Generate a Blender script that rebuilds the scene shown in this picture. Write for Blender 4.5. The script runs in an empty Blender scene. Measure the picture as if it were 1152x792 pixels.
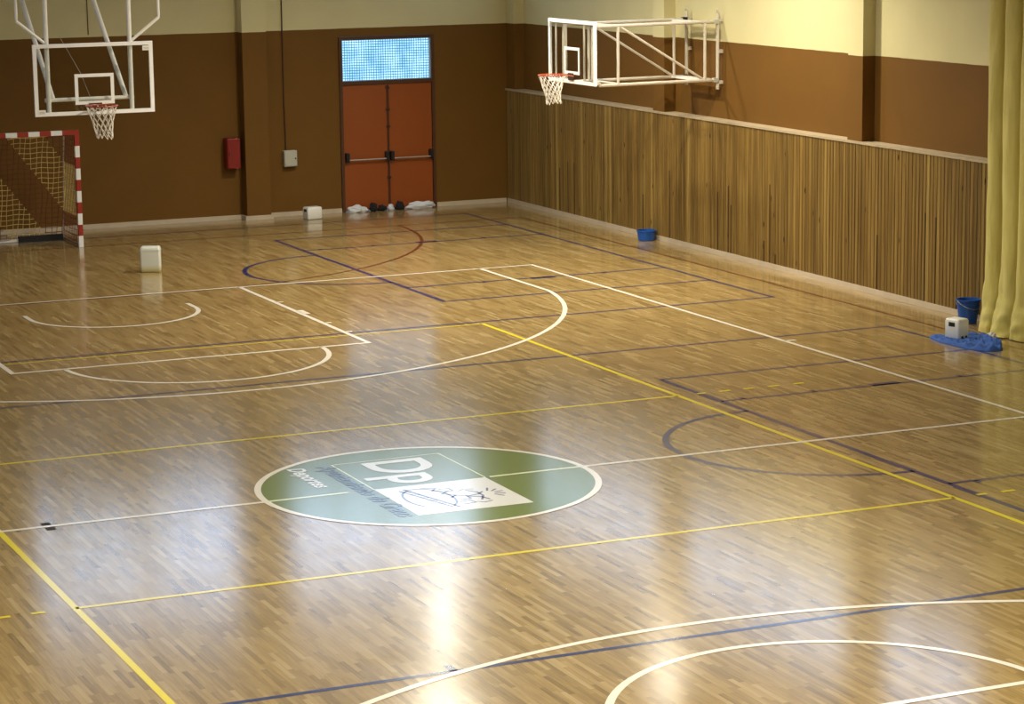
import bpy, bmesh, math, random
from mathutils import Vector, Matrix, noise
random.seed(7)
PI = math.pi
scene = bpy.context.scene
COL = scene.collection

# ------------------------------------------------------------------ helpers
def srgb(r, g, b):
    f = lambda c: (c/255/12.92) if c/255 <= .04045 else ((c/255+.055)/1.055)**2.4
    return (f(r), f(g), f(b), 1)

def mat(name, col, rough=.6, metal=0, spec=.5, **kw):
    m = bpy.data.materials.new(name); m.use_nodes = True
    b = m.node_tree.nodes['Principled BSDF']
    b.inputs['Base Color'].default_value = col
    b.inputs['Roughness'].default_value = rough
    b.inputs['Metallic'].default_value = metal
    b.inputs['Specular IOR Level'].default_value = spec
    for k, v in kw.items():
        b.inputs[k.replace('_', ' ')].default_value = v
    return m

class NT:
    """small node-building helper"""
    def __init__(s, m):
        s.t = m.node_tree; s.b = s.t.nodes.get('Principled BSDF')
    def n(s, typ, **kw):
        nd = s.t.nodes.new(typ)
        for k, v in kw.items(): setattr(nd, k, v)
        return nd
    def l(s, a, b): s.t.links.new(a, b)
    def math(s, op, a, b=None, c=None):
        nd = s.n('ShaderNodeMath', operation=op)
        for i, v in enumerate((a, b, c)):
            if v is None: continue
            if isinstance(v, (int, float)): nd.inputs[i].default_value = v
            else: s.l(v, nd.inputs[i])
        return nd.outputs[0]
    def ramp(s, fac, stops, interp='LINEAR'):
        r = s.n('ShaderNodeValToRGB'); r.color_ramp.interpolation = interp
        e = r.color_ramp.elements
        while len(e) < len(stops): e.new(.5)
        for i, (p, c) in enumerate(stops):
            e[i].position = p; e[i].color = c
        s.l(fac, r.inputs[0]); return r.outputs[0]
    def mix(s, fac, a, b, mode='MIX'):
        nd = s.n('ShaderNodeMix', data_type='RGBA', blend_type=mode)
        for i, v in ((0, fac), (6, a), (7, b)):
            if isinstance(v, (int, float)): nd.inputs[i].default_value = v
            elif isinstance(v, tuple): nd.inputs[i].default_value = v
            else: s.l(v, nd.inputs[i])
        return nd.outputs[2]
    def pos(s):
        g = s.n('ShaderNodeNewGeometry'); x = s.n('ShaderNodeSeparateXYZ')
        s.l(g.outputs['Position'], x.inputs[0])
        return g.outputs['Position'], x.outputs
    def comb(s, x, y, z):
        c = s.n('ShaderNodeCombineXYZ')
        for i, v in enumerate((x, y, z)):
            if isinstance(v, (int, float)): c.inputs[i].default_value = v
            else: s.l(v, c.inputs[i])
        return c.outputs[0]
    def noise(s, vec, scale, detail=2, rough=.5):
        nd = s.n('ShaderNodeTexNoise'); nd.inputs['Scale'].default_value = scale
        nd.inputs['Detail'].default_value = detail; nd.inputs['Roughness'].default_value = rough
        if vec is not None: s.l(vec, nd.inputs['Vector'])
        return nd.outputs[0]
    def bump(s, h, strength, dist):
        nd = s.n('ShaderNodeBump'); nd.inputs['Strength'].default_value = strength
        nd.inputs['Distance'].default_value = dist
        s.l(h, nd.inputs['Height']); s.l(nd.outputs[0], s.b.inputs['Normal'])

def link(name, bm, m, parent=None, smooth=False, at=None):
    me = bpy.data.meshes.new(name)
    bmesh.ops.recalc_face_normals(bm, faces=bm.faces)
    bm.to_mesh(me); bm.free()
    for mm in (m if isinstance(m, (list, tuple)) else [m]): me.materials.append(mm)
    if smooth:
        for p in me.polygons: p.use_smooth = True
    o = bpy.data.objects.new(name, me); COL.objects.link(o)
    if at is not None: o.location = at
    if parent is not None: o.parent = parent
    return o

def tag(o, label=None, cat=None, group=None, kind=None):
    if label: o['label'] = label
    if cat: o['category'] = cat
    if group: o['group'] = group
    if kind: o['kind'] = kind
    return o

def thing(name, label, cat, loc, rz=0, group=None):
    o = bpy.data.objects.new(name, None); COL.objects.link(o)
    o.empty_display_size = .2
    o.location = loc; o.rotation_euler = (0, 0, rz)
    return tag(o, label, cat, group)

def box(bm, x0, x1, y0, y1, z0, z1, mi=0):
    v = [bm.verts.new(p) for p in ((x0,y0,z0),(x1,y0,z0),(x1,y1,z0),(x0,y1,z0),(x0,y0,z1),(x1,y0,z1),(x1,y1,z1),(x0,y1,z1))]
    for q in ((0,3,2,1),(4,5,6,7),(0,1,5,4),(1,2,6,5),(2,3,7,6),(3,0,4,7)):
        f = bm.faces.new([v[i] for i in q]); f.material_index = mi
    return v

def rbox(x0, x1, y0, y1, z0, z1, r=.01, seg=2):
    bm = bmesh.new(); box(bm, x0, x1, y0, y1, z0, z1)
    bmesh.ops.bevel(bm, geom=list(bm.edges), offset=r, segments=seg, affect='EDGES', profile=.5)
    return bm

def tube(bm, pts, r, n=8, closed=False, caps=True, mi=0):
    pts = [Vector(p) for p in pts]; N = len(pts); rings = []
    prev = None
    for i, p in enumerate(pts):
        if closed: t = pts[(i+1) % N]-pts[i-1]
        else: t = pts[min(i+1, N-1)]-pts[max(i-1, 0)]
        t.normalize()
        if prev is None:
            a = Vector((0,0,1)) if abs(t.z) < .9 else Vector((1,0,0))
            u = t.cross(a).normalized()
        else:
            u = (prev-t*prev.dot(t)).normalized()
        prev = u; w = t.cross(u)
        k = 1
        if 0 < i < N-1 or closed:
            d0 = (p-pts[i-1]).normalized(); d1 = (pts[(i+1) % N]-p).normalized()
            k = 1/max(.5, math.cos(d0.angle(d1, 0)/2))
        rr = r if not hasattr(r, '__len__') else r[i]
        rings.append([bm.verts.new(p+(u*math.cos(2*PI*j/n)+w*math.sin(2*PI*j/n))*rr*(k if n > 4 else 1)) for j in range(n)])
    for i in range(N if closed else N-1):
        A, B = rings[i], rings[(i+1) % N]
        for j in range(n):
            f = bm.faces.new((A[j], A[(j+1) % n], B[(j+1) % n], B[j])); f.material_index = mi
    if caps and not closed:
        bm.faces.new(rings[0][::-1]); bm.faces.new(rings[-1])
    return rings

def lathe(bm, prof, n=32, c=(0,0,0), sx=1, sy=1):
    rings = []
    for r, z in prof:
        rings.append([bm.verts.new((c[0]+sx*r*math.cos(2*PI*j/n), c[1]+sy*r*math.sin(2*PI*j/n), c[2]+z)) for j in range(n)])
    for A, B in zip(rings, rings[1:]):
        for j in range(n): bm.faces.new((A[j], A[(j+1) % n], B[(j+1) % n], B[j]))
    bm.faces.new(rings[0]); bm.faces.new(rings[-1])

# flat painted ribbons on the floor --------------------------------------
def ribbon(bm, pts, w=.05, z=.001, closed=False):
    w *= 1.25
    P = [Vector((p[0], p[1])) for p in pts]; N = len(P); L = []; R = []
    for i in range(N):
        if closed: a, b, c = P[i-1], P[i], P[(i+1) % N]
        else: a, b, c = P[max(i-1,0)], P[i], P[min(i+1,N-1)]
        d0 = (b-a).normalized() if (b-a).length > 0 else (c-b).normalized()
        d1 = (c-b).normalized() if (c-b).length > 0 else d0
        t = (d0+d1).normalized(); nn = Vector((-t.y, t.x)); k = 1/max(.4, nn.dot(Vector((-d0.y, d0.x))))
        L.append(bm.verts.new((*(b+nn*w/2*k), z))); R.append(bm.verts.new((*(b-nn*w/2*k), z)))
    for i in range(N if closed else N-1):
        j = (i+1) % N
        bm.faces.new((R[i], R[j], L[j], L[i]))
def rect(bm, x0, x1, y0, y1, w=.05, z=.001): ribbon(bm, [(x0,y0),(x1,y0),(x1,y1),(x0,y1)], w, z, True)
def arc(cx, cy, r, a0, a1, n=48): return [(cx+r*math.cos(math.radians(a0+(a1-a0)*i/n)), cy+r*math.sin(math.radians(a0+(a1-a0)*i/n))) for i in range(n+1)]

# ------------------------------------------------------------------ materials
def wood_floor():
    m = mat('parquet', (1,1,1,1), .2, Coat_Weight=.25, Coat_Roughness=.16); t = NT(m)
    P, xyz = t.pos()
    W, Ls = .048, .50
    row = t.math('FLOOR', t.math('DIVIDE', xyz[0], W))
    wn = t.n('ShaderNodeTexWhiteNoise', noise_dimensions='1D'); t.l(row, wn.inputs['W'])
    v = t.math('ADD', t.math('DIVIDE', xyz[1], Ls), t.math('MULTIPLY', wn.outputs[0], 7.3))
    cell = t.math('FLOOR', v)
    w2 = t.n('ShaderNodeTexWhiteNoise', noise_dimensions='2D'); t.l(t.comb(row, cell, 0), w2.inputs['Vector'])
    base = t.ramp(w2.outputs[0], [(0, srgb(106,82,44)), (.16, srgb(134,108,62)), (.5, srgb(152,125,77)), (.85, srgb(167,140,91)), (1, srgb(184,160,112))])
    grain = t.noise(t.comb(t.math('MULTIPLY', xyz[0], 60), t.math('MULTIPLY', xyz[1], 3), t.math('MULTIPLY', w2.outputs[0], 9)), 1, 3)
    c = t.mix(.35, base, t.ramp(grain, [(.3, srgb(120,94,52)), (.7, srgb(178,154,104))]), 'MIX')
    big = t.noise(P, .35, 2)
    c = t.mix(t.math('MULTIPLY', big, .25), c, srgb(138,114,66))
    # thin dark joints
    fx = t.math('FRACT', t.math('DIVIDE', xyz[0], W)); fy = t.math('FRACT', v)
    e = t.math('MAXIMUM', t.math('GREATER_THAN', fx, .965), t.math('GREATER_THAN', fy, .993))
    c = t.mix(t.math('MULTIPLY', e, .35), c, srgb(80,55,28))
    t.l(c, t.b.inputs['Base Color'])
    rn = t.noise(P, 3, 3)
    t.l(t.math('MULTIPLY_ADD', rn, .08, FLOOR_ROUGH), t.b.inputs['Roughness'])
    wav = t.noise(t.comb(t.math('MULTIPLY', xyz[0], 9), t.math('MULTIPLY', xyz[1], 2.0), w2.outputs[0]), 1, 2)
    t.bump(wav, .10, .004)
    return m
FLOOR_ROUGH = .125

def paint_line(name, col):
    m = mat(name, col, .2, Coat_Weight=.25, Coat_Roughness=.16); t = NT(m); P, xyz = t.pos()
    n1 = t.noise(P, 18, 3)
    t.l(t.mix(t.math('MULTIPLY', n1, .08), col, srgb(160,130,85)), t.b.inputs['Base Color'])
    t.l(t.math('MULTIPLY_ADD', n1, .08, FLOOR_ROUGH), t.b.inputs['Roughness'])
    return m

def wall_paint(name, low, high, zsplit=3.58):
    m = mat(name, low, .75, spec=.25); t = NT(m); P, xyz = t.pos()
    wob = t.noise(P, 3, 2)
    f = t.math('GREATER_THAN', xyz[2], t.math('MULTIPLY_ADD', wob, .012, zsplit-.006))
    nz = t.noise(P, 1.3, 4); fine = t.noise(P, 40, 2)
    lo = t.mix(nz, tuple([c*.88 for c in low[:3]]+[1]), tuple([min(1, c*1.1) for c in low[:3]]+[1]))
    hi = t.mix(nz, tuple([c*.9 for c in high[:3]]+[1]), tuple([min(1, c*1.06) for c in high[:3]]+[1]))
    t.l(t.mix(f, lo, hi), t.b.inputs['Base Color'])
    t.bump(fine, .15, .004)
    return m

def wood_panel():
    m = mat('pine_slats', (1,1,1,1), .5, spec=.35); t = NT(m); P, xyz = t.pos()
    W = .093
    u = t.math('DIVIDE', xyz[1], W); row = t.math('FLOOR', u)
    wn = t.n('ShaderNodeTexWhiteNoise', noise_dimensions='1D'); t.l(row, wn.inputs['W'])
    base = t.ramp(wn.outputs[0], [(0, srgb(92,69,28)), (.3, srgb(112,85,37)), (.7, srgb(122,93,41)), (.93, srgb(136,107,50)), (1, srgb(168,142,78))])
    # long, narrow light and dark streaks in the grain
    g = t.noise(t.comb(0, t.math('MULTIPLY', xyz[1], 38), t.math('MULTIPLY', xyz[2], .55)), 1, 2)
    c = t.mix(.4, base, t.ramp(g, [(.34, srgb(66,46,18)), (.50, srgb(112,86,38)), (.68, srgb(176,150,84))]))
    # knots
    vo = t.n('ShaderNodeTexVoronoi'); vo.inputs['Scale'].default_value = 1
    t.l(t.comb(0, t.math('MULTIPLY', xyz[1], 5.5), t.math('MULTIPLY', xyz[2], 1.9)), vo.inputs['Vector'])
    k = t.ramp(vo.outputs['Distance'], [(.055, (1,1,1,1)), (.12, (0,0,0,1))])
    sc = t.n('ShaderNodeSeparateColor'); t.l(vo.outputs['Color'], sc.inputs[0])
    pick = t.math('GREATER_THAN', sc.outputs[0], .45)
    c = t.mix(t.math('MULTIPLY', k, pick), c, srgb(48,30,14))
    # tongue joints; some slats have a board end joint lower down
    fu = t.math('FRACT', u)
    e = t.math('MAXIMUM', t.math('GREATER_THAN', fu, .94), t.math('LESS_THAN', fu, .06))
    c = t.mix(t.math('MULTIPLY', e, .55), c, srgb(52,35,15))
    # broken slits
    w3 = t.n('ShaderNodeTexWhiteNoise', noise_dimensions='2D'); t.l(t.comb(row, 5.5, 0), w3.inputs['Vector'])
    sl = t.math('MULTIPLY', t.math('GREATER_THAN', w3.outputs[0], .93), t.math('LESS_THAN', fu, .35))
    hz = t.math('LESS_THAN', xyz[2], t.math('MULTIPLY', wn.outputs[0], 1.7))
    c = t.mix(t.math('MULTIPLY', t.math('MULTIPLY', sl, hz), .8), c, srgb(38,24,12))
    t.l(c, t.b.inputs['Base Color'])
    return m

def plain(name, col, rough=.5, var=.12, scale=6, **kw):
    m = mat(name, col, rough, **kw); t = NT(m); P, _ = t.pos()
    n1 = t.noise(P, scale, 3)
    t.l(t.mix(n1, tuple([c*(1-var) for c in col[:3]]+[1]), tuple([min(1, c*(1+var)) for c in col[:3]]+[1])), t.b.inputs['Base Color'])
    return m

def emit(name, col, s):
    m = bpy.data.materials.new(name); m.use_nodes = True; nt = m.node_tree
    nt.nodes.clear(); e = nt.nodes.new('ShaderNodeEmission'); o = nt.nodes.new('ShaderNodeOutputMaterial')
    e.inputs[0].default_value = col; e.inputs[1].default_value = s; nt.links.new(e.outputs[0], o.inputs[0])
    return m, nt, e

M = {}
M['floor'] = wood_floor()
M['white_line'] = paint_line('white_line_paint', srgb(236,228,212))
M['yellow_line'] = paint_line('yellow_line_paint', srgb(226,206,48))
M['blue_line'] = paint_line('navy_line_paint', srgb(14,38,96))
M['red_line'] = paint_line('brown_red_line_paint', srgb(92,44,26))
M['green'] = paint_line('olive_green_paint', srgb(98,116,26))
M['pale_line'] = paint_line('pale_green_line_paint', srgb(222,226,188))
M['emblem_white'] = paint_line('emblem_white_paint', srgb(228,226,222))
M['navy_text'] = paint_line('navy_lettering', srgb(16,34,66))
M['grey_stroke'] = paint_line('grey_drawing', srgb(84,90,140))
BR, CR = srgb(106,72,20), srgb(206,196,148)
M['wall'] = wall_paint('two_tone_wall', BR, CR)
M['panel'] = wood_panel()
M['ledge'] = plain('ledge_concrete', srgb(168,150,120), .7, .15, 9)
M['kerb'] = plain('kerb_pale', srgb(188,172,148), .55, .15, 5)
M['ceiling'] = plain('ceiling_board', srgb(190,186,170), .8, .06, 2)
M['door'] = plain('orange_door_paint', srgb(140,68,16), .45, .08, 3)
M['door_frame'] = plain('brown_frame_paint', srgb(74,42,16), .5, .1, 8)
M['dark'] = plain('dark_metal', srgb(24,20,18), .45, .2, 20)
M['steel'] = plain('satin_steel', srgb(168,156,142), .35, .08, 20, metal=.6)
M['white_metal'] = plain('white_enamel', srgb(240,236,226), .35, .07, 5)
M['board_white'] = plain('white_border', srgb(246,243,238), .4, .04, 9)
M['orange_rim'] = plain('orange_enamel', srgb(168,68,34), .4, .1, 20)
M['truss'] = plain('cream_enamel', srgb(198,188,170), .4, .07, 5)
M['cord'] = plain('white_net_cord', srgb(226,218,204), .85, .1, 40)
M['grey_box'] = plain('grey_enamel', srgb(178,176,160), .45, .05, 9)
M['red_box'] = plain('red_enamel', srgb(124,20,12), .4, .08, 6)
M['white_plastic'] = plain('white_plastic', srgb(226,224,214), .4, .04, 12)
M['blue_plastic'] = plain('blue_plastic', srgb(18,78,156), .35, .1, 9)
M['blue_cloth'] = plain('blue_cloth', srgb(44,84,158), .85, .2, 14)
M['white_cloth'] = plain('white_cloth', srgb(206,208,212), .9, .1, 16)
M['black_cloth'] = plain('black_cloth', srgb(20,17,20), .9, .3, 16)
M['conduit'] = plain('dark_cable', srgb(58,34,18), .6, .1, 9)

def milky():
    m = mat('milky_plastic', srgb(224,222,202), .35, **{'Transmission_Weight': .0, 'Subsurface_Weight': .0}); t = NT(m); P, xyz = t.pos()
    f = t.ramp(xyz[2], [(.04, srgb(196,186,132)), (.13, srgb(212,212,198))])
    t.l(f, t.b.inputs['Base Color']); return m
M['milky'] = milky()

def goal_net():
    m = mat('two_colour_net_cord', (1,1,1,1), .85); t = NT(m); P, xyz = t.pos()
    s = t.math('ADD', xyz[0], t.math('MULTIPLY', xyz[2], .77))
    s = t.math('FRACT', t.math('DIVIDE', t.math('SUBTRACT', s, 1.67-6.5), 1.33))
    f = t.math('GREATER_THAN', s, .52)
    t.l(t.mix(f, srgb(214,186,116), srgb(104,44,34)), t.b.inputs['Base Color']); return m
M['goal_net'] = goal_net()

def goal_paint(axis):
    m = mat('banded_goal_paint_'+axis, (1,1,1,1), .4); t = NT(m)
    tc = t.n('ShaderNodeTexCoord'); x = t.n('ShaderNodeSeparateXYZ'); t.l(tc.outputs['Object'], x.inputs[0])
    if axis == 'z':
        f = t.math('LESS_THAN', t.math('FRACT', t.math('DIVIDE', x.outputs[2], .4)), .5)
        f = t.math('MULTIPLY', f, t.math('LESS_THAN', x.outputs[2], 1.98))
    else:
        f = t.math('MULTIPLY', t.math('LESS_THAN', t.math('FRACT', t.math('DIVIDE', t.math('ADD', x.outputs[0], 4.12), .4)), .5), t.math('LESS_THAN', x.outputs[0], 1.4))
    t.l(t.mix(f, srgb(152,40,22), srgb(238,236,230)), t.b.inputs['Base Color']); return m
M['goal_z'] = goal_paint('z'); M['goal_x'] = goal_paint('x')

def curtain_mat():
    m = mat('gold_curtain', srgb(176,162,78), .62, spec=.4, **{'Sheen_Weight': .25}); t = NT(m); P, xyz = t.pos()
    n1 = t.noise(P, 2.5, 3); n2 = t.noise(t.comb(t.math('MULTIPLY', xyz[0], 5), t.math('MULTIPLY', xyz[1], 5), t.math('MULTIPLY', xyz[2], 1)), 3, 4, .6)
    t.l(t.mix(n1, srgb(194,178,86), srgb(212,198,108)), t.b.inputs['Base Color'])
    t.bump(n2, .5, .03); return m
M['curtain'] = curtain_mat()

def glass():
    m = bpy.data.materials.new('clear_acrylic'); m.use_nodes = True; nt = m.node_tree; nt.nodes.clear()
    o = nt.nodes.new('ShaderNodeOutputMaterial'); mx = nt.nodes.new('ShaderNodeMixShader')
    tr = nt.nodes.new('ShaderNodeBsdfTransparent'); gl = nt.nodes.new('ShaderNodeBsdfGlossy')
    tr.inputs[0].default_value = (.95,.96,.95,1); gl.inputs['Roughness'].default_value = .04
    mx.inputs[0].default_value = .05
    nt.links.new(tr.outputs[0], mx.inputs[1]); nt.links.new(gl.outputs[0], mx.inputs[2])
    nt.links.new(mx.outputs[0], o.inputs[0]); return m
M['glass'] = glass()

# ------------------------------------------------------------------ room shell
XL, XR, YN, YF, ZC = -13.0, 11.05, -28.0, 22.45, 9.0
def slab_with_holes(axis, c0, c1, u0, u1, z0, z1, holes):
    """wall slab; axis 'x' -> thickness along x (c0..c1), u = y; axis 'y' -> thickness along y, u = x"""
    us = sorted({u0, u1} | {h[0] for h in holes} | {h[1] for h in holes})
    zs = sorted({z0, z1} | {h[2] for h in holes} | {h[3] for h in holes})
    bm = bmesh.new()
    solid = lambda i, j: 0 <= i < len(us)-1 and 0 <= j < len(zs)-1 and not any(h[0] < (us[i]+us[i+1])/2 < h[1] and h[2] < (zs[j]+zs[j+1])/2 < h[3] for h in holes)
    P = (lambda c, u, z: (c, u, z)) if axis == 'x' else (lambda c, u, z: (u, c, z))
    def quad(*p): bm.faces.new([bm.verts.new(q) for q in p])
    for i in range(len(us)-1):
        for j in range(len(zs)-1):
            if not solid(i, j): continue
            a, b, c, d = us[i], us[i+1], zs[j], zs[j+1]
            for cc in (c0, c1): quad(P(cc,a,c), P(cc,b,c), P(cc,b,d), P(cc,a,d))
            if not solid(i-1, j): quad(P(c0,a,c), P(c1,a,c), P(c1,a,d), P(c0,a,d))
            if not solid(i+1, j): quad(P(c0,b,c), P(c1,b,c), P(c1,b,d), P(c0,b,d))
            if not solid(i, j-1): quad(P(c0,a,c), P(c1,a,c), P(c1,b,c), P(c0,b,c))
            if not solid(i, j+1): quad(P(c0,a,d), P(c1,a,d), P(c1,b,d), P(c0,b,d))
    bmesh.ops.remove_doubles(bm, verts=bm.verts, dist=1e-4)
    return bm
def struct(name, bm, m, parent=None, label=None, **kw):
    o = link(name, bm, m, parent, **kw)
    o['kind'] = 'structure'
    if label: o['label'] = label
    return o

bm = bmesh.new(); box(bm, XL-.2, XR+.2, YN-.2, YF+.4, -.2, 0)
floor = struct('floor', bm, M['floor'], label='varnished strip parquet sports floor with painted court lines', )
bm = bmesh.new(); box(bm, XL-.2, XR+.2, YN-.2, YF+.2, ZC, ZC+.2)
struct('ceiling', bm, M['ceiling'], label='pale flat ceiling of the sports hall')

PILL = [(22.05, 22.44), (15.60, 16.03), (9.08, 9.50), (2.6, 3.02), (-3.9, -3.48), (-10.4, -9.98), (-16.9, -16.48), (-23.4, -22.98)]
FARWIN = [(.95, 5.0, 5.5, 7.6), (6.0, 10.1, 5.5, 7.6)]
RWIN = [(p1[1]+.35, p0[0]-.35, 5.1, 6.5) for p0, p1 in zip(PILL, PILL[1:])]
LWIN = [(a, a+4.6, 4.85, 6.6) for a in (16.2, 9.8, 3.4, -3.0, -9.4, -15.8, -22.2)]  # unseen left wall windows, added to light the hall from that side
DOOR = (7.27, 9.27, 0, 3.42)
struct('wall_far', slab_with_holes('y', YF, YF+.2, XL, XR+.2, 0, ZC, FARWIN+[DOOR]), M['wall'], label='far end wall, dark brown below and cream above')
struct('wall_right', slab_with_holes('x', XR, XR+.2, YN, YF, 0, ZC, RWIN), M['wall'], label='right side wall, ochre brown band under cream paint')
struct('wall_left', slab_with_holes('x', XL-.2, XL, YN, YF, 0, ZC, LWIN), M['wall'], label='left side wall outside the view')
struct('wall_near', slab_with_holes('y', YN-.2, YN, XL-.2, XR+.2, 0, ZC, []), M['wall'], label='near end wall behind the camera')

DAY = 4.3
def daylight_glass(name, col, s, grid=None):
    m, nt, e = emit(name, col, s)
    t = NT(m); t.b = None
    P, xyz = t.pos()
    n = t.noise(P, 1.2, 2)
    c = t.mix(n, tuple([v*.75 for v in col[:3]]+[1]), tuple([v*1.15 for v in col[:3]]+[1]))
    if grid:
        fx = t.math('FRACT', t.math('DIVIDE', xyz[0], grid)); fz = t.math('FRACT', t.math('DIVIDE', xyz[2], grid))
        g = t.math('MAXIMUM', t.math('LESS_THAN', fx, .26), t.math('LESS_THAN', fz, .26))
        n2 = t.noise(P, 3, 3, .6)
        lit = t.ramp(n2, [(.35, (.14,.33,.55,1)), (.66, (.28,.52,.80,1))])
        # dark wire grid over glass of uneven brightness
        c = t.mix(t.math('MULTIPLY', g, .93), lit, (.02,.05,.08,1))
    t.l(c, e.inputs[0])
    return m
M['sky_glass'] = daylight_glass('frosted_daylight_glass', (.54,.72,1.0,1), DAY)
M['wire_glass'] = daylight_glass('wired_daylight_glass', (.35,.6,.9,1), 2.7, .05)

wn = 0
def window(axis, c, u0, u1, z0, z1, panes, m, out):
    """frame, mullions and one lit pane per window; c = wall's inner face, out = outward sign"""
    global wn; wn += 1
    P = (lambda bm, a, b, u, v, z, w: box(bm, min(a,b), max(a,b), u, v, z, w)) if axis == 'x' else (lambda bm, a, b, u, v, z, w: box(bm, u, v, min(a,b), max(a,b), z, w))
    bm = bmesh.new(); a, b = c+out*.04, c+out*.12
    P(bm, a, b, u0, u1, z0, z0+.06); P(bm, a, b, u0, u1, z1-.06, z1)
    for k in range(panes+1):
        x = u0+.03+(u1-u0-.06)*k/panes
        P(bm, a, b, x-.03, x+.03, z0+.06, z1-.06)
    w = struct('window_%d' % wn, bm, M['grey_box'], label='high window of frosted panes in a thin frame')
    bm = bmesh.new()
    P(bm, c+out*.14, c+out*.15, u0+.001, u1-.001, z0+.001, z1-.001)
    link('pane', bm, m, w)
    return w
for h in FARWIN: window('y', YF, *h, 4, M['sky_glass'], 1)
for h in RWIN: window('x', XR, *h, 5, M['sky_glass'], 1)
for h in LWIN: window('x', XL, *h, 5, M['sky_glass'], -1)

tn = 0
def trim(bm, m, label):
    global tn; tn += 1
    return struct('trim_%d' % tn, bm, m, label=label)
for i, (a, b) in enumerate(PILL):
    bm = bmesh.new(); box(bm, 10.83, XR-.002, a, b, 0, ZC-.002)
    trim(bm, M['wall'], 'two-tone pillar on the right wall, %s' % ['in the far corner', 'behind the wall-mounted hoop', 'between the hoop and the curtain'][i] if i < 3 else 'two-tone pillar on the right wall, nearer than the view')
bm = bmesh.new(); box(bm, 5.24, 5.72, 22.17, YF-.002, 0, ZC-.002)
trim(bm, M['wall'], 'two-tone pillar on the far wall beside the red cabinet')
# wainscot of vertical slats with real grooves
bm = bmesh.new()
W = .093; n0, n1 = math.ceil(-27.5/W), math.floor(22.40/W)
prev = None
for k in range(n0, n1+1):
    y = k*W; pr = [(y+.004, 10.812), (y+.010, 10.800), (y+W-.010, 10.800), (y+W-.004, 10.812)]
    for (yy, xx) in pr:
        a, b = bm.verts.new((xx, yy, .085)), bm.verts.new((xx, yy, 2.25))
        if prev: bm.faces.new((prev[0], a, b, prev[1]))
        prev = (a, b)
trimw = trim(bm, M['panel'], 'waist-high-and-above wainscot of vertical pine slats along the right wall')
bm = bmesh.new(); prevy = 22.44
edges = [22.44]
for a, b in PILL: edges += [b, a]
edges += [-27.9]
box(bm, 10.785, 10.829, -27.9, 22.44, 2.25, 2.285)
for i in range(0, len(edges)-1, 2):
    hi, lo = edges[i], edges[i+1]
    if hi-lo > .1: box(bm, 10.829, XR-.001, lo+.001, hi-.001, 2.25, 2.285)
trim(bm, M['ledge'], 'grey ledge on top of the slat wainscot')
bm = bmesh.new(); box(bm, 10.79, 10.829, -27.9, 22.39, 0, .085)
struct('baseboard_right', bm, M['kerb'], label='pale kerb along the foot of the slat wainscot')
bm = bmesh.new()
for a, b in ((XL+.01, 5.20), (5.76, 7.26), (9.28, 10.78)): box(bm, a, b, YF-.03, YF-.001, 0, .085)
box(bm, 5.20, 5.76, 22.14, 22.169, 0, .085); box(bm, 5.20, 5.239, 22.169, YF-.001, 0, .085); box(bm, 5.721, 5.76, 22.169, YF-.001, 0, .085)
struct('baseboard_far', bm, M['kerb'], label='pale skirting along the far wall and around its pillar')

# ------------------------------------------------------------------ door
bm = bmesh.new()
y0, y1 = YF-.03, YF+.07
for a, b, c, d in ((7.275, 7.335, 0, 3.415), (9.205, 9.265, 0, 3.415), (7.335, 9.205, 3.355, 3.415), (7.335, 9.205, 2.48, 2.55)): box(bm, a, b, y0, y1, c, d)
door = struct('door_1', bm, M['door_frame'], label='double orange fire door with wired glass transom in the far wall')
for s, (a, b) in enumerate(((7.338, 8.266), (8.274, 9.202))):
    bm = rbox(a, b, YF+.0, YF+.045, .02, 2.477, .006, 1)
    leaf = link('door_leaf', bm, M['door'], door)
    bm = bmesh.new()
    tube(bm, [(a+.06, YF-.09, 1.02), (b-.06, YF-.09, 1.02)], .016, 8)
    link('push_bar', bm, M['steel'], leaf)
    for xx in (a+.05, b-.05):
        bm = rbox(xx-.035, xx+.035, YF-.11, YF+.0, .98, 1.16, .01, 1)
        link('bar_bracket', bm, M['dark'], leaf)
    bm = bmesh.new(); ex = b-.012 if s == 0 else a+.012
    tube(bm, [(ex, YF-.006, .05), (ex, YF-.006, 2.45)], .009, 6)
    for z in (.62, 1.62, 1.95, 2.38): box(bm, ex-.025, ex+.025, YF-.03, YF-.0, z, z+.05)
    link('vertical_bolt', bm, M['door_frame'], leaf)
bm = bmesh.new(); box(bm, 7.336, 9.204, YF+.02, YF+.03, 2.551, 3.354)
pane = link('transom_pane', bm, M['wire_glass'], door); pane['label'] = 'bluish wired glass pane lit by daylight'
bm = bmesh.new()
for a, b, c, d in ((7.336, 7.352, 2.551, 3.354), (9.17, 9.204, 2.551, 3.354), (7.352, 9.17, 2.551, 2.567), (7.352, 9.17, 3.34, 3.354)): box(bm, a, b, YF+.005, YF+.019, c, d)
link('glazing_bead', bm, plain('pale_bead', srgb(150,170,185), .4), door)

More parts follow.
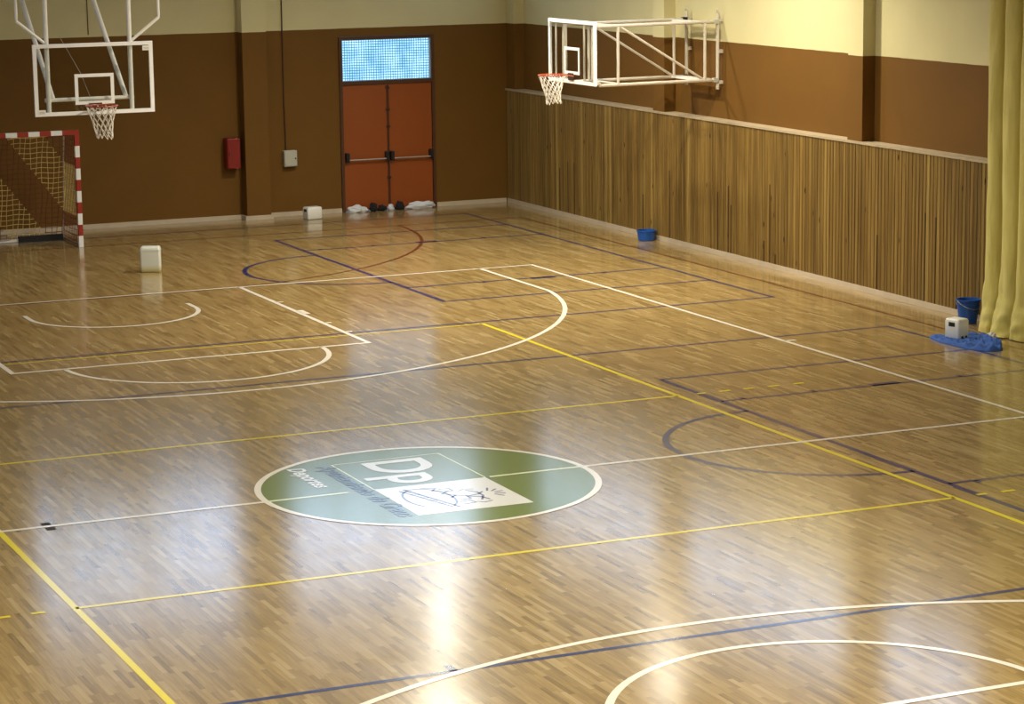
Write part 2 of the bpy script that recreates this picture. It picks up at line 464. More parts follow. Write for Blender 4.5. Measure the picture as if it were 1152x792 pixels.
# ------------------------------------------------------------------ court markings (painted on the floor)
LY, KW, FT, R3 = 14.05, 2.465, 5.78, 6.70
bm = bmesh.new(); z = .0030
rect(bm, -7.545, 7.545, -LY, LY, .05, z)
ribbon(bm, [(-7.545, 0), (-1.79, 0)], .05, z); ribbon(bm, [(1.79, 0), (7.545, 0)], .05, z)
for s in (1, -1):
    fy = s*(LY-FT)
    ribbon(bm, [(KW, s*LY), (KW, fy), (-KW, fy), (-KW, s*LY)], .055, z)
    ribbon(bm, arc(0, fy, 1.775, 0, -180*s), .055, z)
    cy = s*(LY-1.61)
    a = math.degrees(math.acos(6.61/R3))
    ribbon(bm, [(6.61, s*LY)]+arc(0, cy, R3, -s*a, -s*(180-a), 96)+[(-6.61, s*LY)], .055, z)
    ribbon(bm, [(1.25, s*(LY-1.2))]+arc(0, s*(LY-1.6), 1.25, 0, -180*s)+[(-1.25, s*(LY-1.2))], .055, z)
    for k in (1, -1):
        for yy, h in ((12.28, .05), (10.96+.25, .30), (10.12, .05), (9.27, .05)):
            ribbon(bm, [(k*2.49, s*yy), (k*2.59, s*yy)], h, z)
    ribbon(bm, [(7.56, s*5.71), (7.72, s*5.71)], .05, z)
o = link('basketball_markings', bm, M['white_line'], floor); o['label'] = 'white basketball court lines'

bm = bmesh.new(); z = .0022
for s in (1, -1): ribbon(bm, [(s*4.475, -8.99), (s*4.475, 8.99)], .05, z); ribbon(bm, [(-4.45, s*8.975), (4.45, s*8.975)], .026, z)
for s in (1, -1):
    ribbon(bm, [(-4.475, s*2.975), (4.475, s*2.975)], .045, z)
    for k in (1, -1):
        for a, b in ((4.74, 4.86), (5.04, 5.20), (5.38, 5.53), (5.73, 5.88), (6.09, 6.24)):
            ribbon(bm, [(k*a, s*2.975), (k*b, s*2.975)], .045, .0034)
o = link('volleyball_markings', bm, M['yellow_line'], floor); o['label'] = 'yellow volleyball court lines'

bm = bmesh.new(); z = .0010
rect(bm, -10, 10, -20, 20, .045, z)
for s in (1, -1):
    ribbon(bm, [(-7.5, s*20)]+arc(-1.5, s*20, 6, 180, 180+s*90)+arc(1.5, s*20, 6, -90*s, 0), .05, z)
o = link('handball_markings', bm, M['red_line'], floor); o['label'] = 'thin brown-red handball court lines'

def cross_court(yc, half, xe, full):
    bm = bmesh.new(); z = .0015 if yc == 0 else .0018
    rect(bm, -9.4, xe, yc-half, yc+half, .05, z)
    ribbon(bm, [(4.77, yc-4.0), (4.77, yc+4.0)], .06, z)
    for s in (1, -1):
        ribbon(bm, [(4.77, yc+s*2.43), (xe, yc+s*2.43)], .05, z)
        ribbon(bm, [(4.77, yc+s*4.0), (xe, yc+s*4.0)], .05, z)
        ribbon(bm, [(6.9, yc+s*2.48), (7.31, yc+s*2.48)], .11, z)
        for x in (5.09, 6.08, 8.2): ribbon(bm, [(x, yc+s*2.43), (x, yc+s*2.53)], .05, z)
    ribbon(bm, arc(4.77, yc, 1.78, 90, 270), .06, z)
    return bm
bm = cross_court(0, 6.07, 9.42, True)
ribbon(bm, [(-2.24, -6.07), (-2.24, -5.9)], .06, .0015)
o = link('cross_court_markings', bm, M['blue_line'], floor); o['label'] = 'navy lines of the middle cross-court'
o = link('cross_court_markings', cross_court(15.13, 5.98, 9.33, False), M['blue_line'], floor); o['label'] = 'navy lines of the far cross-court'
o = link('cross_court_markings', cross_court(-15.13, 5.98, 9.33, False), M['blue_line'], floor); o['label'] = 'navy lines of the near cross-court'
bm = bmesh.new()
for y in (.1, -.1): ribbon(bm, [(-4.04, y), (-3.95, y)], .08, .0036)
link('tape_mark', bm, M['dark'], floor)['label'] = 'two small dark squares of tape on the halfway line'

# centre emblem -----------------------------------------------------------
bm = bmesh.new()
c = [bm.verts.new((x, y, .0026)) for x, y in arc(0, 0, 1.76, 0, 360, 96)[:-1]]
bm.faces.new(c)
emb = link('centre_emblem', bm, M['green'], floor); emb['label'] = 'olive green centre circle carrying the municipal sports emblem'
bm = bmesh.new(); ribbon(bm, arc(0, 0, 1.765, 0, 360, 96)[:-1], .055, .0042, True)
link('circle_ring', bm, M['white_line'], emb)
bm = bmesh.new(); ribbon(bm, [(-1.73, 0), (-.88, 0)], .045, .0042); ribbon(bm, [(.69, 0), (1.73, 0)], .045, .0042)
link('halfway_line', bm, M['pale_line'], emb)
bm = bmesh.new(); ribbon(bm, [(-.605, 0), (-.605, 1.275), (.64, 1.305), (.64, 0)], .016, .0038)
link('square_outline', bm, M['pale_line'], emb)
bm = bmesh.new(); bm.faces.new([bm.verts.new((x, y, .0038)) for x, y in ((-.605,.0),(-.605,-1.235),(.635,-1.245),(.64,0))])
link('white_square', bm, M['emblem_white'], emb)

def text_mesh(name, body, size, x, y, m, parent, offset=0, shear=0, z=.0046, sx=1, width=None, height=None):
    """flat painted lettering; reads towards -Y with its top towards +X"""
    cu = bpy.data.curves.new(name, 'FONT'); cu.body = body; cu.size = size; cu.offset = offset; cu.shear = shear
    cu.fill_mode = 'BOTH'; cu.resolution_u = 6
    ob = bpy.data.objects.new(name, cu); COL.objects.link(ob)
    dg = bpy.context.evaluated_depsgraph_get(); dg.update()
    me = bpy.data.meshes.new_from_object(ob.evaluated_get(dg))
    bpy.data.objects.remove(ob); bpy.data.curves.remove(cu)
    xs = [v.co.x for v in me.vertices]; ys = [v.co.y for v in me.vertices]
    kx = width/(max(xs)-min(xs)) if width else sx
    ky = height/(max(ys)-min(ys)) if height else 1
    bx, by = min(xs), min(ys)
    for v in me.vertices:
        u, w = (v.co.x-bx)*kx, (v.co.y-by)*ky
        v.co = Vector((x+w, y-u, z))
    me.materials.append(m)
    for p in me.polygons:
        if p.normal.z < 0: p.flip()
    o = bpy.data.objects.new(name, me); COL.objects.link(o); o.parent = parent
    return o
text_mesh('lettering_initials', 'Dp', 1.0, -.53, 1.20, M['emblem_white'], emb, offset=.018, width=1.10, height=.92)
text_mesh('lettering_council', 'Ayuntamiento de Graus', .2, -.86, 1.27, M['navy_text'], emb, offset=.005, shear=.25, width=2.50, height=.27)
text_mesh('lettering_sports', 'Deportes', .2, -1.17, 1.30, M['emblem_white'], emb, offset=.006, shear=.25, width=.98, height=.24)

# line drawing in the white square: traced in square coordinates (u to the right of the reader = -Y, v up = +X)
bm = bmesh.new()
def stroke(pts, w=.014): ribbon(bm, [(v, -u) for u, v in pts], w*1.5, .0044)
ov = [(.62+.46*math.cos(a)*.95, -.24+.24*math.sin(a)) for a in [i*2*PI/40 for i in range(41)]]
stroke(ov[3:36], .013)
stroke([(.14,-.34),(1.08,-.10)], .018); stroke([(.18,-.40),(1.06,-.16)], .012)
for k in range(5): stroke([(.28+k*.15, -.30+k*.035), (.24+k*.15, -.42+k*.03)], .008)
stroke([(.16,-.16),(.24,-.02),(.34,-.10),(.42,.04),(.50,-.06),(.60,.06),(.70,-.04)], .012)
stroke([(.62,.02),(.66,.14),(.80,.14),(.82,.02)], .012); stroke([(.30,-.02),(.30,.10),(.42,.10),(.42,.0)], .01)
stroke([(.90,-.02),(.86,.10),(.98,.12),(1.0,-.02)], .01)
stroke([(.70,.14),(.66,.28),(.58,.36)], .014); stroke([(.70,.14),(.78,.26),(.92,.30)], .014)
stroke([(.45,.22),(.58,.30),(.74,.30),(.90,.22)], .013)
for a in (-50, -22, 5, 32, 58): 
    ca, sa = math.cos(math.radians(a+90)), math.sin(math.radians(a+90))
    stroke([(.66+.10*ca, .36+.10*sa), (.66+.24*ca, .36+.2*sa)], .012)
stroke([(.46,.14),(.40,.22),(.44,.32)], .01); stroke([(.95,.14),(1.02,.2),(.98,.3)], .01)
link('line_drawing', bm, M['grey_stroke'], emb)

# ------------------------------------------------------------------ basketball nets
def hoop_net(rad, length, rows, n, skew, r=.0065):
    bm = bmesh.new()
    def P(i, j):   # i row, j half-steps round
        f = i/rows; rr = rad*(1-.46*min(1, f*1.25)**.8)
        if i == rows: rr *= 1.06
        a = 2*PI*j/(2*n)
        wob = .012*math.sin(3*a+2*i)*f
        return (rr*math.cos(a)+skew[0]*f*f+wob, rr*math.sin(a)+skew[1]*f*f, -length*f+.02*math.sin(a*2+1)*f)
    for j in range(n):
        for d in (1, -1):
            pts = []
            for i in range(rows+1): pts.append(P(i, 2*j+d*(i % 2)) if True else None)
            tube(bm, pts, r, 5)
    return bm

def backboard_parts(root, W=1.8, H=1.05, fr=.055, z0=-.15):
    """board in local coordinates: plane x-z at y=0, facing -y; origin at rim height under the board's centre line"""
    bm = rbox(-W/2+fr*.4, W/2-fr*.4, -.006, .006, z0+fr*.4, z0+H-fr*.4, .001, 1)
    g = link('glass_board', bm, M['glass'], root)
    bm = bmesh.new()
    for a, b, c, d in ((-W/2, W/2, z0, z0+fr), (-W/2, W/2, z0+H-fr, z0+H), (-W/2, -W/2+fr, z0+fr, z0+H-fr), (W/2-fr, W/2, z0+fr, z0+H-fr)):
        box(bm, a, b, -.02, .02, c, d)
    link('board_frame', bm, M['board_white'], root)
    bm = bmesh.new()
    for a, b, c, d in ((-.295, .295, -.0, .05), (-.295, .295, .40, .45), (-.295, -.245, .05, .40), (.245, .295, .05, .40)):
        box(bm, a, b, -.0105, -.0065, c, d)
    link('target_square', bm, M['board_white'], root)
    return g

def rim_parts(root, skew):
    bm = bmesh.new()
    tube(bm, [(.23*math.cos(a), -.375+.23*math.sin(a), 0) for a in [2*PI*k/40 for k in range(40)]], .0105, 8, closed=True)
    for s in (1, -1):
        tube(bm, [(s*.10, -.022, -.03), (s*.07, -.16, -.004)], .009, 6)
    rim = link('rim', bm, M['orange_rim'], root)
    bm = rbox(-.10, .10, -.036, -.0215, -.10, .02, .004, 1); link('rim_bracket', bm, M['conduit'], rim)
    o = link('net', hoop_net(.222, .46, 6, 12, skew), M['cord'], rim); o.location = (0, -.375, -.012)
    return rim

# far hoop hung from the ceiling -------------------------------------------
hp = thing('basketball_hoop', 'white framed glass basketball hoop hung from the ceiling in front of the far goal', 'basketball hoop', (-.045, 12.85, 3.08))
backboard_parts(hp); rim_parts(hp, (.03, .0))
TOP = ZC-3.08-.005
bm = bmesh.new()
for x in (-.675, .575):
    tube(bm, [(x, .06, -.12), (x, .06, TOP)], .034, 10)
o = link('upright_tube', bm, M['white_metal'], hp)
bm = bmesh.new(); tube(bm, [(-.72, .11, .075), (.62, .11, .075)], .03, 10); link('cross_tube', bm, M['white_metal'], hp)
for s, x, x2 in ((-1, -.60, -.60), (1, .50, .50)):
    bm = bmesh.new(); tube(bm, [(x, .10, .08), (x2, .10+(TOP-.08)*1.22, TOP)], .036, 10)
    link('raking_tube', bm, M['white_metal'], hp)
for s, a, b in ((-1, -.66, -1.10), (1, .56, 1.03)):
    bm = bmesh.new(); tube(bm, [(a, .06, .88), (b-.001*s, .06, 1.24), (b, .06, 1.30), (b, .06, 3.2), (a, .06, 3.6)], .022, 8)
    link('outrigger_tube', bm, M['white_metal'], hp)
bm = bmesh.new(); tube(bm, [(-.42, .3, 1.0), (-.16, .14, .45), (-.05, .10, .12)], .005, 5); tube(bm, [(-.05, .10, .12), (-.05, .1, .02)], .01, 6)
link('pull_cord', bm, M['steel'], hp)
for x, z, in ((-.80, -.09), (.80, .80)):
    bm = bmesh.new(); box(bm, x-.055, x+.055, -.024, -.0205, z-.035, z+.035)
    k = link('sticker', bm, M['white_metal'], hp)
    bm = bmesh.new()
    for dz in (-.018, .002): box(bm, x-.04, x+.04, -.0255, -.0242, z+dz, z+dz+.009)
    link('sticker_print', bm, M['grey_box'], k)

# side hoop on its wall truss -------------------------------------------
YB = 14.43
sh = thing('basketball_hoop', 'glass basketball hoop held out from the right wall on a long white truss', 'basketball hoop', (8.5, YB, 3.10), -PI/2)
backboard_parts(sh); rim_parts(sh, (.0, .03))
# local frame: local +y = world +X (towards wall), local x = world -Y
XW = XR-8.5   # distance to the wall
def L(X, Y, Z): return (-(Y-YB), X-8.5, Z-3.10)
for lab, y in (('near', 13.90), ('far', 15.02)):
    bm = bmesh.new()
    tube(bm, [L(8.60, y, 3.90), L(10.93, y, 3.92)], .028, 8)
    tube(bm, [L(8.74, y, 2.93), L(10.93, y, 2.94)], .028, 8)
    for x in (9.09, 10.72): tube(bm, [L(x, y, 2.94), L(x, y, 3.90)], .026, 8)
    tube(bm, [L(9.14, y, 3.88), L(10.70, y, 2.95)], .022, 8)
    tube(bm, [L(8.62, y, 3.90), L(8.62, y, 3.05)], .026, 8)
    tube(bm, [L(8.62, y, 3.05), L(8.78, y, 2.93)], .026, 8)
    link('side_truss', bm, M['truss'], sh)
    bm = bmesh.new()
    tube(bm, [L(10.965, y, 2.78), L(10.965, y, 4.06)], .03, 10)
    for z in (2.90, 3.42, 3.95): box(bm, *sorted((L(10.97, y, z)[0]-.04, L(10.97, y, z)[0]+.04)), L(10.97,0,0)[1], XW-.003, z-3.10-.03, z-3.10+.03)
    tube(bm, [L(10.965, y, 4.06), L(10.93, y-.03, 4.10), L(10.93, y-.03, 4.14)], .014, 6)
    link('wall_post', bm, M['truss'], sh)
    for z in (2.94, 3.92):
        bm = bmesh.new()
        c = L(10.93, y, z); box(bm, c[0]-.05, c[0]+.05, c[1]-.05, c[1]+.03, c[2]-.035, c[2]+.035)
        link('hinge_block', bm, M['dark'] if lab == 'far' else M['grey_box'], sh)
bm = bmesh.new()
bm.free()
for z in (2.945, 3.90):
    bm = bmesh.new(); tube(bm, [L(9.08, 13.90, z), L(9.08, 15.02, z)], .02, 8); link('cross_beam', bm, M['truss'], sh)
    bm = bmesh.new(); a, b = L(10.86, 13.93, 0), L(10.66, 14.99, 0)
    box(bm, *sorted((a[0], b[0])), *sorted((a[1], b[1])), z-3.12, z-3.08); link('cross_plate', bm, M['white_metal'], sh)
bm = bmesh.new()
for y in (14.78, 14.08, 15.18, 13.68):
    tube(bm, [L(8.555, y, 2.98), L(8.555, y, 3.97)], .018, 8)
for z in (2.98, 3.93): tube(bm, [L(8.57, 13.6, z), L(8.57, 15.26, z)], .018, 8)
link('board_support', bm, M['truss'], sh)

# ------------------------------------------------------------------ handball goal
gl = thing('handball_goal', 'red and white banded handball goal with a two-colour net against the far wall', 'goal', (-.10, 20.03, 0))
for s in (1, -1):
    bm = bmesh.new(); box(bm, s*1.54-.04, s*1.54+.04, -.04, .04, 0, 2.08)
    link('goal_post', bm, M['goal_z'], gl)
bm = bmesh.new(); box(bm, -1.499, 1.499, -.04, .04, 2.0, 2.08); link('crossbar', bm, M['goal_x'], gl)
for s in (1, -1):
    bm = bmesh.new()
    tube(bm, [(s*1.52, .04, 2.03), (s*1.52, .85, 1.98), (s*1.52, 1.2, .03)], .013, 8)
    tube(bm, [(s*1.52, .04, .03), (s*1.52, 1.2, .03)], .02, 8)
    link('side_frame', bm, M['steel'], gl)
bm = bmesh.new(); box(bm, -1.5, .685, 1.175, 1.225, .005, .055); link('base_bar', bm, M['white_metal'], gl)
bm = bmesh.new(); box(bm, .69, 1.5, 1.14, 1.24, .002, .10); k = link('weight_bar', bm, M['dark'], gl); k['label'] = 'black ballast bar'
bm = bmesh.new(); cell = .105
def gp(s, x): # path from top front to bottom back
    pts = [Vector((x, .06, 2.0)), Vector((x, .62, 1.95)), Vector((x, 1.16, .06))]
    l1, l2 = (pts[1]-pts[0]).length, (pts[2]-pts[1]).length
    d = s*(l1+l2)
    q = pts[0].lerp(pts[1], d/l1) if d < l1 else pts[1].lerp(pts[2], (d-l1)/l2)
    return q
nx, ns = 29, 26
for i in range(nx+1):
    x = -1.5+3.0*i/nx
    tube(bm, [gp(k/ns, x+.012*math.sin(i*1.7+k*.5)) + Vector((0, .03*math.sin(k*.35+i*.2), 0)) for k in range(ns+1)], .0055, 4)
for k in range(ns+1):
    tube(bm, [gp(k/ns, -1.5+3.0*i/nx) + Vector((0, .03*math.sin(k*.35+i*.2), -.018*math.sin(i/nx*PI*7)**2)) for i in range(nx+1)], .0055, 4)
for s in (1, -1):
    for k in range(1, 20):
        z = k*.1; yb = 1.16-(z-.06)*(.54/1.89)
        tube(bm, [(s*1.5, .05, z), (s*1.5, .5*yb, z-.02), (s*1.5, yb, z)], .005, 4)
    for k in range(1, 11):
        y = k*.1; zt = 2.0-.09*y if y < .62 else 1.95-(y-.62)*(1.89/.54)
        tube(bm, [(s*1.5, y, .04), (s*1.5, y, zt)], .005, 4)
link('goal_net', bm, M['goal_net'], gl)

# ------------------------------------------------------------------ wall fittings
t0 = thing('electrical_box', 'small pale grey electrical box on the far wall with a cable rising from it', 'electrical box', (6.2, YF, 1.0))
link('box_body', rbox(-.13, .13, -.13, -.001, -.03, .28, .012), M['grey_box'], t0)
link('box_door', rbox(-.115, .115, -.138, -.1305, -.015, .265, .003, 1), M['grey_box'], t0)
bm = bmesh.new(); box(bm, .075, .105, -.146, -.1385, .115, .14); link('box_latch', bm, M['dark'], t0)
bm = bmesh.new(); tube(bm, [(-.06, -.02, .28), (-.075, -.02, 1.2), (-.07, -.02, 2.4), (-.07, -.02, ZC-1.01)], .012, 6); link('cable', bm, M['conduit'], t0)
bm = bmesh.new(); tube(bm, [(2.35, YF-.012, 3.62), (2.34, YF-.012, ZC-.01)], .007, 6)
tag(link('wall_cable', bm, M['conduit']), 'thin vertical cable on the cream far wall above the hanging hoop', 'cable')

t0 = thing('hose_cabinet', 'narrow red metal fire cabinet on the far wall left of its pillar', 'fire cabinet', (5.02, YF, 1.0))
link('cabinet_body', rbox(-.13, .13, -.24, -.001, 0, .58, .012), M['red_box'], t0)
link('cabinet_door', rbox(-.12, .12, -.252, -.2405, .012, .568, .004, 1), M['red_box'], t0)
bm = bmesh.new(); box(bm, -.10, -.085, -.262, -.2525, .25, .33); link('cabinet_handle', bm, M['dark'], t0)

# ------------------------------------------------------------------ cloths at the door
def crumple(lx, ly, h, seed, sub=4):
    bm = bmesh.new(); bmesh.ops.create_icosphere(bm, subdivisions=sub, radius=1)
    for v in bm.verts:
        p = v.co.copy()
        n = noise.noise(p*1.7+Vector((seed, 0, 0)))*.35+noise.noise(p*4.5+Vector((0, seed, 0)))*.22+abs(noise.noise(p*8+Vector((seed, seed, 0))))*.16
        q = p*(1+n)
        v.co = q
    lo = [min(v.co[i] for v in bm.verts) for i in range(3)]; hi = [max(v.co[i] for v in bm.verts) for i in range(3)]
    for v in bm.verts:
        u = [(v.co[i]-lo[i])/(hi[i]-lo[i]) for i in range(3)]
        v.co = Vector(((u[0]-.5)*lx, (u[1]-.5)*ly, max(.001, (u[2]*1.25-.25)*h)))
    return bm
CL = [('towel', 'white cloth bunched at the left end of the door sill', 'white_cloth', 7.55, .46, .16, .16),
      ('rag', 'leftmost black rag between the white cloths at the door', 'black_cloth', 7.868, .17, .17, .18),
      ('rag', 'flat black rag in the middle of the door sill cloths', 'black_cloth', 8.058, .205, .15, .13),
      ('towel', 'short white cloth between the black rags at the door', 'white_cloth', 8.24, .155, .14, .13),
      ('rag', 'black rag heaped where the two door leaves meet', 'black_cloth', 8.425, .21, .16, .18),
      ('towel', 'long white cloth rolled along the right half of the door sill', 'white_cloth', 8.87, .675, .15, .15)]
for i, (n, lab, mm, x, lx, ly, h) in enumerate(CL):
    o = link(n, crumple(lx, ly, h, i*3.7+1, 4), M[mm], smooth=True); o.location = (x, YF-.14, 0)
    tag(o, lab, 'cloth', 'cloths along the foot of the door')

# ------------------------------------------------------------------ containers on the floor
# milky open bin in mid-court
t0 = thing('plastic_container', 'milky white plastic container standing alone on the floor right of the goal', 'container', (1.70, 16.42, 0), -.36)
bm = bmesh.new()
a, b, h = .165, .125, .42
def ring(bm, a, b, z, r, n=6):
    vs = []
    for cx, cy, a0 in ((a-r, b-r, 0), (-a+r, b-r, 90), (-a+r, -b+r, 180), (a-r, -b+r, 270)):
        for k in range(n+1):
            t = math.radians(a0+90*k/n); vs.append(bm.verts.new((cx+r*math.cos(t), cy+r*math.sin(t), z)))
    return vs
def loft(bm, rings, cap0=True, cap1=True):
    for A, B in zip(rings, rings[1:]):
        n = len(A)
        for j in range(n): bm.faces.new((A[j], A[(j+1) % n], B[(j+1) % n], B[j]))
    if cap0: bm.faces.new(rings[0])
    if cap1: bm.faces.new(rings[-1])
loft(bm, [ring(bm, a-.015, b-.015, .001, .03), ring(bm, a-.003, b-.003, .012, .035), ring(bm, a, b, .06, .035), ring(bm, a, b, h-.06, .035),
          ring(bm, a-.004, b-.004, h-.02, .035), ring(bm, a-.02, b-.02, h-.003, .03), ring(bm, a-.05, b-.05, h, .025)])
link('container_body', bm, M['milky'], t0, smooth=True)
bm = bmesh.new(); loft(bm, [ring(bm, a+.004, b+.004, h-.065, .035), ring(bm, a+.004, b+.004, h-.05, .035)], False, False); link('rim_band', bm, M['milky'], t0, smooth=True)

# far white box by the door
def jug(name, label, loc, rz, sx, sy, h, dark_side):
    t = thing(name, label, 'container', loc, rz)
    bm = bmesh.new()
    loft(bm, [ring(bm, sx-.012, sy-.012, .001, .02), ring(bm, sx, sy, .02, .025), ring(bm, sx, sy, h-.03, .025), ring(bm, sx-.008, sy-.008, h-.006, .022), ring(bm, sx-.02, sy-.02, h, .02)])
    link('jug_body', bm, M['white_plastic'], t, smooth=True)
    bm = bmesh.new()
    if dark_side == 'x': 
        box(bm, -sx-.004, -sx+.01, -.055, .055, h*.62, h*.84)
    bmesh.ops.bevel(bm, geom=list(bm.edges), offset=.003, segments=1, affect='EDGES')
    link('grip_hole', bm, M['dark'], t)
    return t
jug('plastic_jug', 'small white plastic jug on the floor at the far wall, left of the door', (6.42, 21.78, 0), .15, .155, .115, .235, 'x')
t0 = jug('plastic_jug', 'white plastic jug with dark grip hole standing on the blue cloth by the curtain', (9.69, 4.76, .016), .28, .108, .125, .27, 'x')
for x in (-.03, .05):
    bm = bmesh.new(); box(bm, x-.022, x+.022, -.1275, -.118, .002, .04)
    bmesh.ops.bevel(bm, geom=list(bm.edges), offset=.003, segments=1, affect='EDGES')
    link('foot_notch', bm, M['dark'], t0)

# basin and bucket --------------------------------------------------------
def pail(t, r0, r1, h, th=.006, m='blue_plastic'):
    bm = bmesh.new()
    lathe(bm, [(r0-.01, .001), (r0, .008), (r1, h-.02), (r1+.012, h-.02), (r1+.012, h), (r1-th, h), (r0-th, .02), (.01, .02)], 40)
    return link('pail_body', bm, M[m], t, smooth=False)
t0 = thing('basin', 'low round blue plastic basin against the slat wall below the side hoop', 'basin', (10.60, 15.86, 0))
pail(t0, .145, .165, .185)
t0 = thing('bucket', 'tall blue plastic bucket beside the curtain and the slat wall', 'bucket', (10.575, 5.80, 0))
pail(t0, .125, .165, .34)
bm = bmesh.new(); lathe(bm, [(.158, .262), (.166, .262), (.167, .275), (.158, .275)], 40); link('rib', bm, M['blue_plastic'], t0)
bm = bmesh.new(); tube(bm, [(.18*math.cos(a), -.182*math.sin(a)*.55-.09*abs(math.sin(a)), .325-.11*math.sin(a)) for a in [PI*k/16 for k in range(17)]], .004, 6)
link('bucket_handle', bm, M['steel'], t0)

# blue cloth --------------------------------------------------------------
out = [(9.40,5.00),(9.33,4.62),(9.33,4.30),(9.36,3.95),(9.50,3.70),(9.68,3.68),(9.82,3.86),(9.88,4.05),(9.98,4.35),(10.08,4.66),(10.05,4.88),(9.90,4.96),(9.70,5.04),(9.52,5.06)]
cx, cy = 9.70, 4.40
bm = bmesh.new(); NR, NA = 34, 150; rings = []
for i in range(1, NR+1):
    f = i/NR; rg = []
    for j in range(NA):
        q = j/NA*len(out); k = int(q); g = q-k
        p0, p1 = out[k % len(out)], out[(k+1) % len(out)]
        x = cx+(p0[0]+(p1[0]-p0[0])*g-cx)*f; y = cy+(p0[1]+(p1[1]-p0[1])*g-cy)*f
        n = noise.noise(Vector((x*5+y*3, y*2.2, 3.3)))
        hump = math.exp(-((x-9.78)**2+(y-3.98)**2)/.022)*.085
        jugflat = math.exp(-((x-9.72)**2+(y-4.82)**2)/.08)
        h = .012+(.05*max(0, n+.3)+.08*abs(noise.noise(Vector((x*9+y*4, y*5, 1))))+.05*abs(noise.noise(Vector((x*19-y*9, y*8+x*6, 4)))))*(1-jugflat)+hump
        if f > .96: h = min(h, .012)
        rg.append(bm.verts.new((x, y, h if f < 1 else .0005)))
    rings.append(rg)
c0 = bm.verts.new((cx, cy, .03))
for j in range(NA): bm.faces.new((c0, rings[0][j], rings[0][(j+1) % NA]))
for A, B in zip(rings, rings[1:]):
    for j in range(NA): bm.faces.new((A[j], B[j], B[(j+1) % NA], A[(j+1) % NA]))
bm.faces.new([v for v in rings[-1]][::-1])
tag(link('floor_cloth', bm, M['blue_cloth'], smooth=True), 'crumpled blue cloth spread on the floor under the white jug', 'cloth')

# ------------------------------------------------------------------ curtain
def cur_path(s):     # s in 0..1 along the gathered heading
    n = 9.0; y = 5.12-s*2.9
    ph = 2*PI*n*s
    x = 10.40-.17*math.cos(ph-PI)*-1
    y += .05*math.sin(2*ph)
    return x, y
bm = bmesh.new(); NS, NZ = 420, 110; zt = 7.95; grid = []
for i in range(NS+1):
    s = i/NS; col = []
    for k in range(NZ+1):
        fz = (k/NZ)**1.5; z = .012+fz*(zt-.012)
        drift = .5*noise.noise(Vector((s*5, z*.35, 0)))+.25*noise.noise(Vector((s*9, z*.9, 4)))
        ph = PI*(8.2*s)+.35+drift
        bul = abs(math.sin(ph))**.5
        x = 10.56-(.30+.05*noise.noise(Vector((s*7, 2, z*.3))))*bul
        y = 5.0-s*2.9+.05*math.sin(2*ph)
        low = max(0, 1-z/1.1)
        x += -.04*low*low+low*.08*noise.noise(Vector((s*15, z*3.6, 5)))+low*.03*noise.noise(Vector((s*34, z*9, 1)))
        y += .12*low*low*(1-s)+low*.07*noise.noise(Vector((s*12, z*2.5, 9)))
        x += .012*noise.noise(Vector((s*40, z*2.0, 2)))
        x = min(x, 10.76)
        zz = z+(.03*max(0, noise.noise(Vector((s*14, 0, 7)))) if k == 0 else 0)
        col.append(bm.verts.new((x, y, zz)))
    grid.append(col)
for i in range(NS):
    for k in range(NZ): bm.faces.new((grid[i][k], grid[i+1][k], grid[i+1][k+1], grid[i][k+1]))
cur = thing('curtain', 'tall gold-yellow curtain gathered in deep folds against the right wall', 'curtain', (0, 0, 0))
o = link('curtain_fabric', bm, M['curtain'], cur, smooth=True)
sm = o.modifiers.new('thickness', 'SOLIDIFY'); sm.thickness = .006
bm = bmesh.new(); box(bm, 10.30, 10.46, 1.9, 5.05, 7.96, 8.04)
for y in (2.4, 3.6, 4.9): tube(bm, [(10.38, y, 8.03), (10.38, y, ZC-.005)], .012, 6)
link('curtain_track', bm, M['white_metal'], cur)
t0 = thing('paper_scrap', 'crumpled white scrap lying at the foot of the curtain', 'scrap', (10.07, 4.50, 0))
link('scrap_body', crumple(.19, .14, .11, 11.3, 3), M['white_cloth'], t0)
bm = crumple(.09, .06, .04, 17.1, 3)
o = link('dark_scrap', bm, M['black_cloth'], t0); o.location = (.02, -.10, 0)
bm = bmesh.new(); lathe(bm, [(.02, 0), (.022, .004), (.022, .03), (.012, .036)], 14)
bmesh.ops.rotate(bm, verts=bm.verts, matrix=Matrix.Rotation(-PI/2, 3, 'Y'))
k = link('wall_plug', bm, M['white_plastic']); k.location = (10.7995, 5.30, .55)
tag(k, 'small white plug on the slat wall just above the blue bucket', 'wall plug')

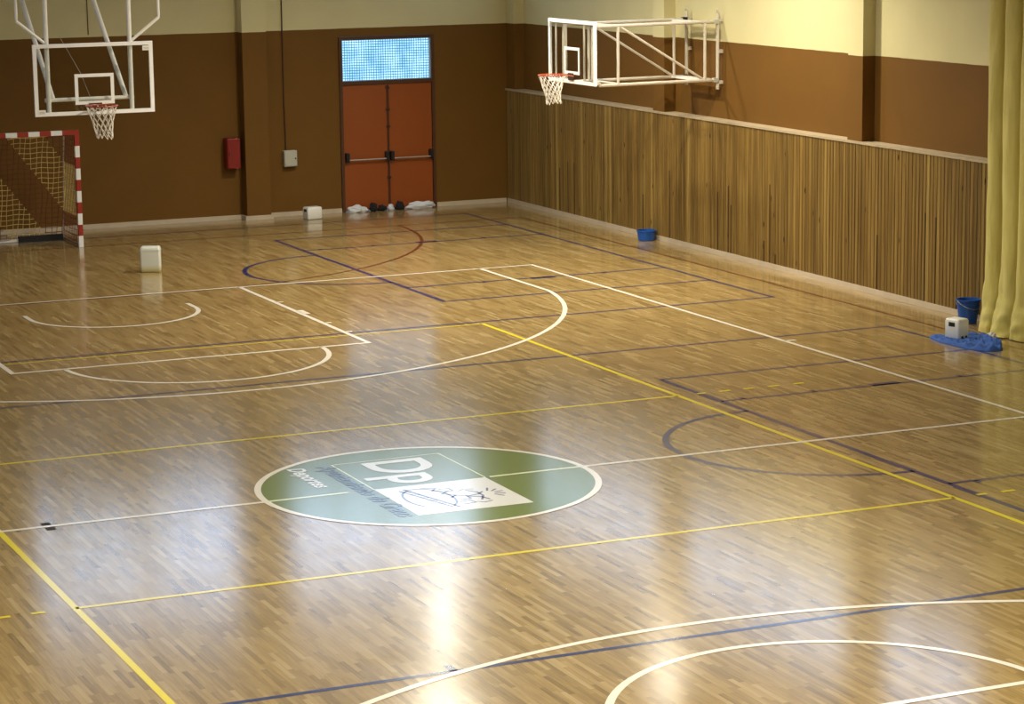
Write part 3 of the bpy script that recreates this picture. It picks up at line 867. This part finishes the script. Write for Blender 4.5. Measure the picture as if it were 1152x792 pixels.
# ------------------------------------------------------------------ lamps
LAMPS = [(6.4, 15.4, .62, 148.1, .36), (8.4, 10.9, .62, 145.3, .4), (3.6, 8.6, .85, 156, .4), (0, -3, .55, 158, .4), (0, -10, .7, 158, .4), (0, -17, .8, 158, .4), (-8.5, -1, .12, 158, .4), (-8.5, -7, .5, 158, .4)]  # first two follow reflections and shadows; the rest are unseen, added as fill
ZL = 6.8
def lamp(x, y, k, spread, size, where):
    t = thing('high_bay_lamp', 'round high bay lamp hanging from the ceiling, %s' % where, 'lamp', (x, y, ZL), group='high bay lamps')
    bm = bmesh.new(); lathe(bm, [(.26, .0), (.27, .01), (.22, .16), (.10, .24), (.08, .40), (.02, .42)], 28)
    link('lamp_shade', bm, M['grey_box'], t)
    bm = bmesh.new(); tube(bm, [(0, 0, .42), (0, 0, ZC-ZL-.003)], .012, 6); link('lamp_rod', bm, M['dark'], t)
    ld = bpy.data.lights.new('lamp_bulb', 'AREA'); ld.shape = 'DISK'; ld.size = size
    ld.energy = LAMP_W*k; ld.color = LAMP_C; ld.spread = math.radians(spread)
    lo = bpy.data.objects.new('lamp_bulb', ld); COL.objects.link(lo); lo.location = (x, y, ZL-.012)
    return t
LAMP_W, LAMP_C = 620, (1.0, .93, .76)
WH = ['above the side hoop', 'above the slat wall', 'middle row, farthest, unseen and added as fill light', 'middle row, second, unseen and added as fill light', 'middle row, third, unseen and added as fill light', 'middle row, nearest, unseen and added as fill light', 'left row, farther, unseen and added as fill light', 'left row, nearer, unseen and added as fill light']
for a, w in zip(LAMPS, WH): lamp(*a, w)

# ------------------------------------------------------------------ world, camera, view
w = bpy.data.worlds.new('World'); scene.world = w; w.use_nodes = True
bg = w.node_tree.nodes['Background']; bg.inputs[0].default_value = (.6, .75, 1, 1); bg.inputs[1].default_value = .3

cd = bpy.data.cameras.new('Camera'); cam = bpy.data.objects.new('Camera', cd); COL.objects.link(cam)
R = Vector((0.91394412, -0.405637, -0.01283657)); U = Vector((0.08317701, 0.15626113, 0.98420732)); F = Vector((0.39722504, 0.9005782, -0.17655361))
mw = Matrix(((R.x, U.x, -F.x, -9.4047), (R.y, U.y, -F.y, -23.50763), (R.z, U.z, -F.z, 5.90699), (0, 0, 0, 1)))
cam.matrix_world = mw
cd.sensor_fit = 'HORIZONTAL'; cd.sensor_width = 36; cd.lens = 2814.02/1152*36
cd.shift_x = .2/1152; cd.shift_y = 1.07/1152
cd.clip_start = .1; cd.clip_end = 200
scene.camera = cam
vs = scene.view_settings
vs.view_transform = 'Standard'; vs.look = 'None'; vs.gamma = 1; vs.use_curve_mapping = False
vs.exposure = 0.0
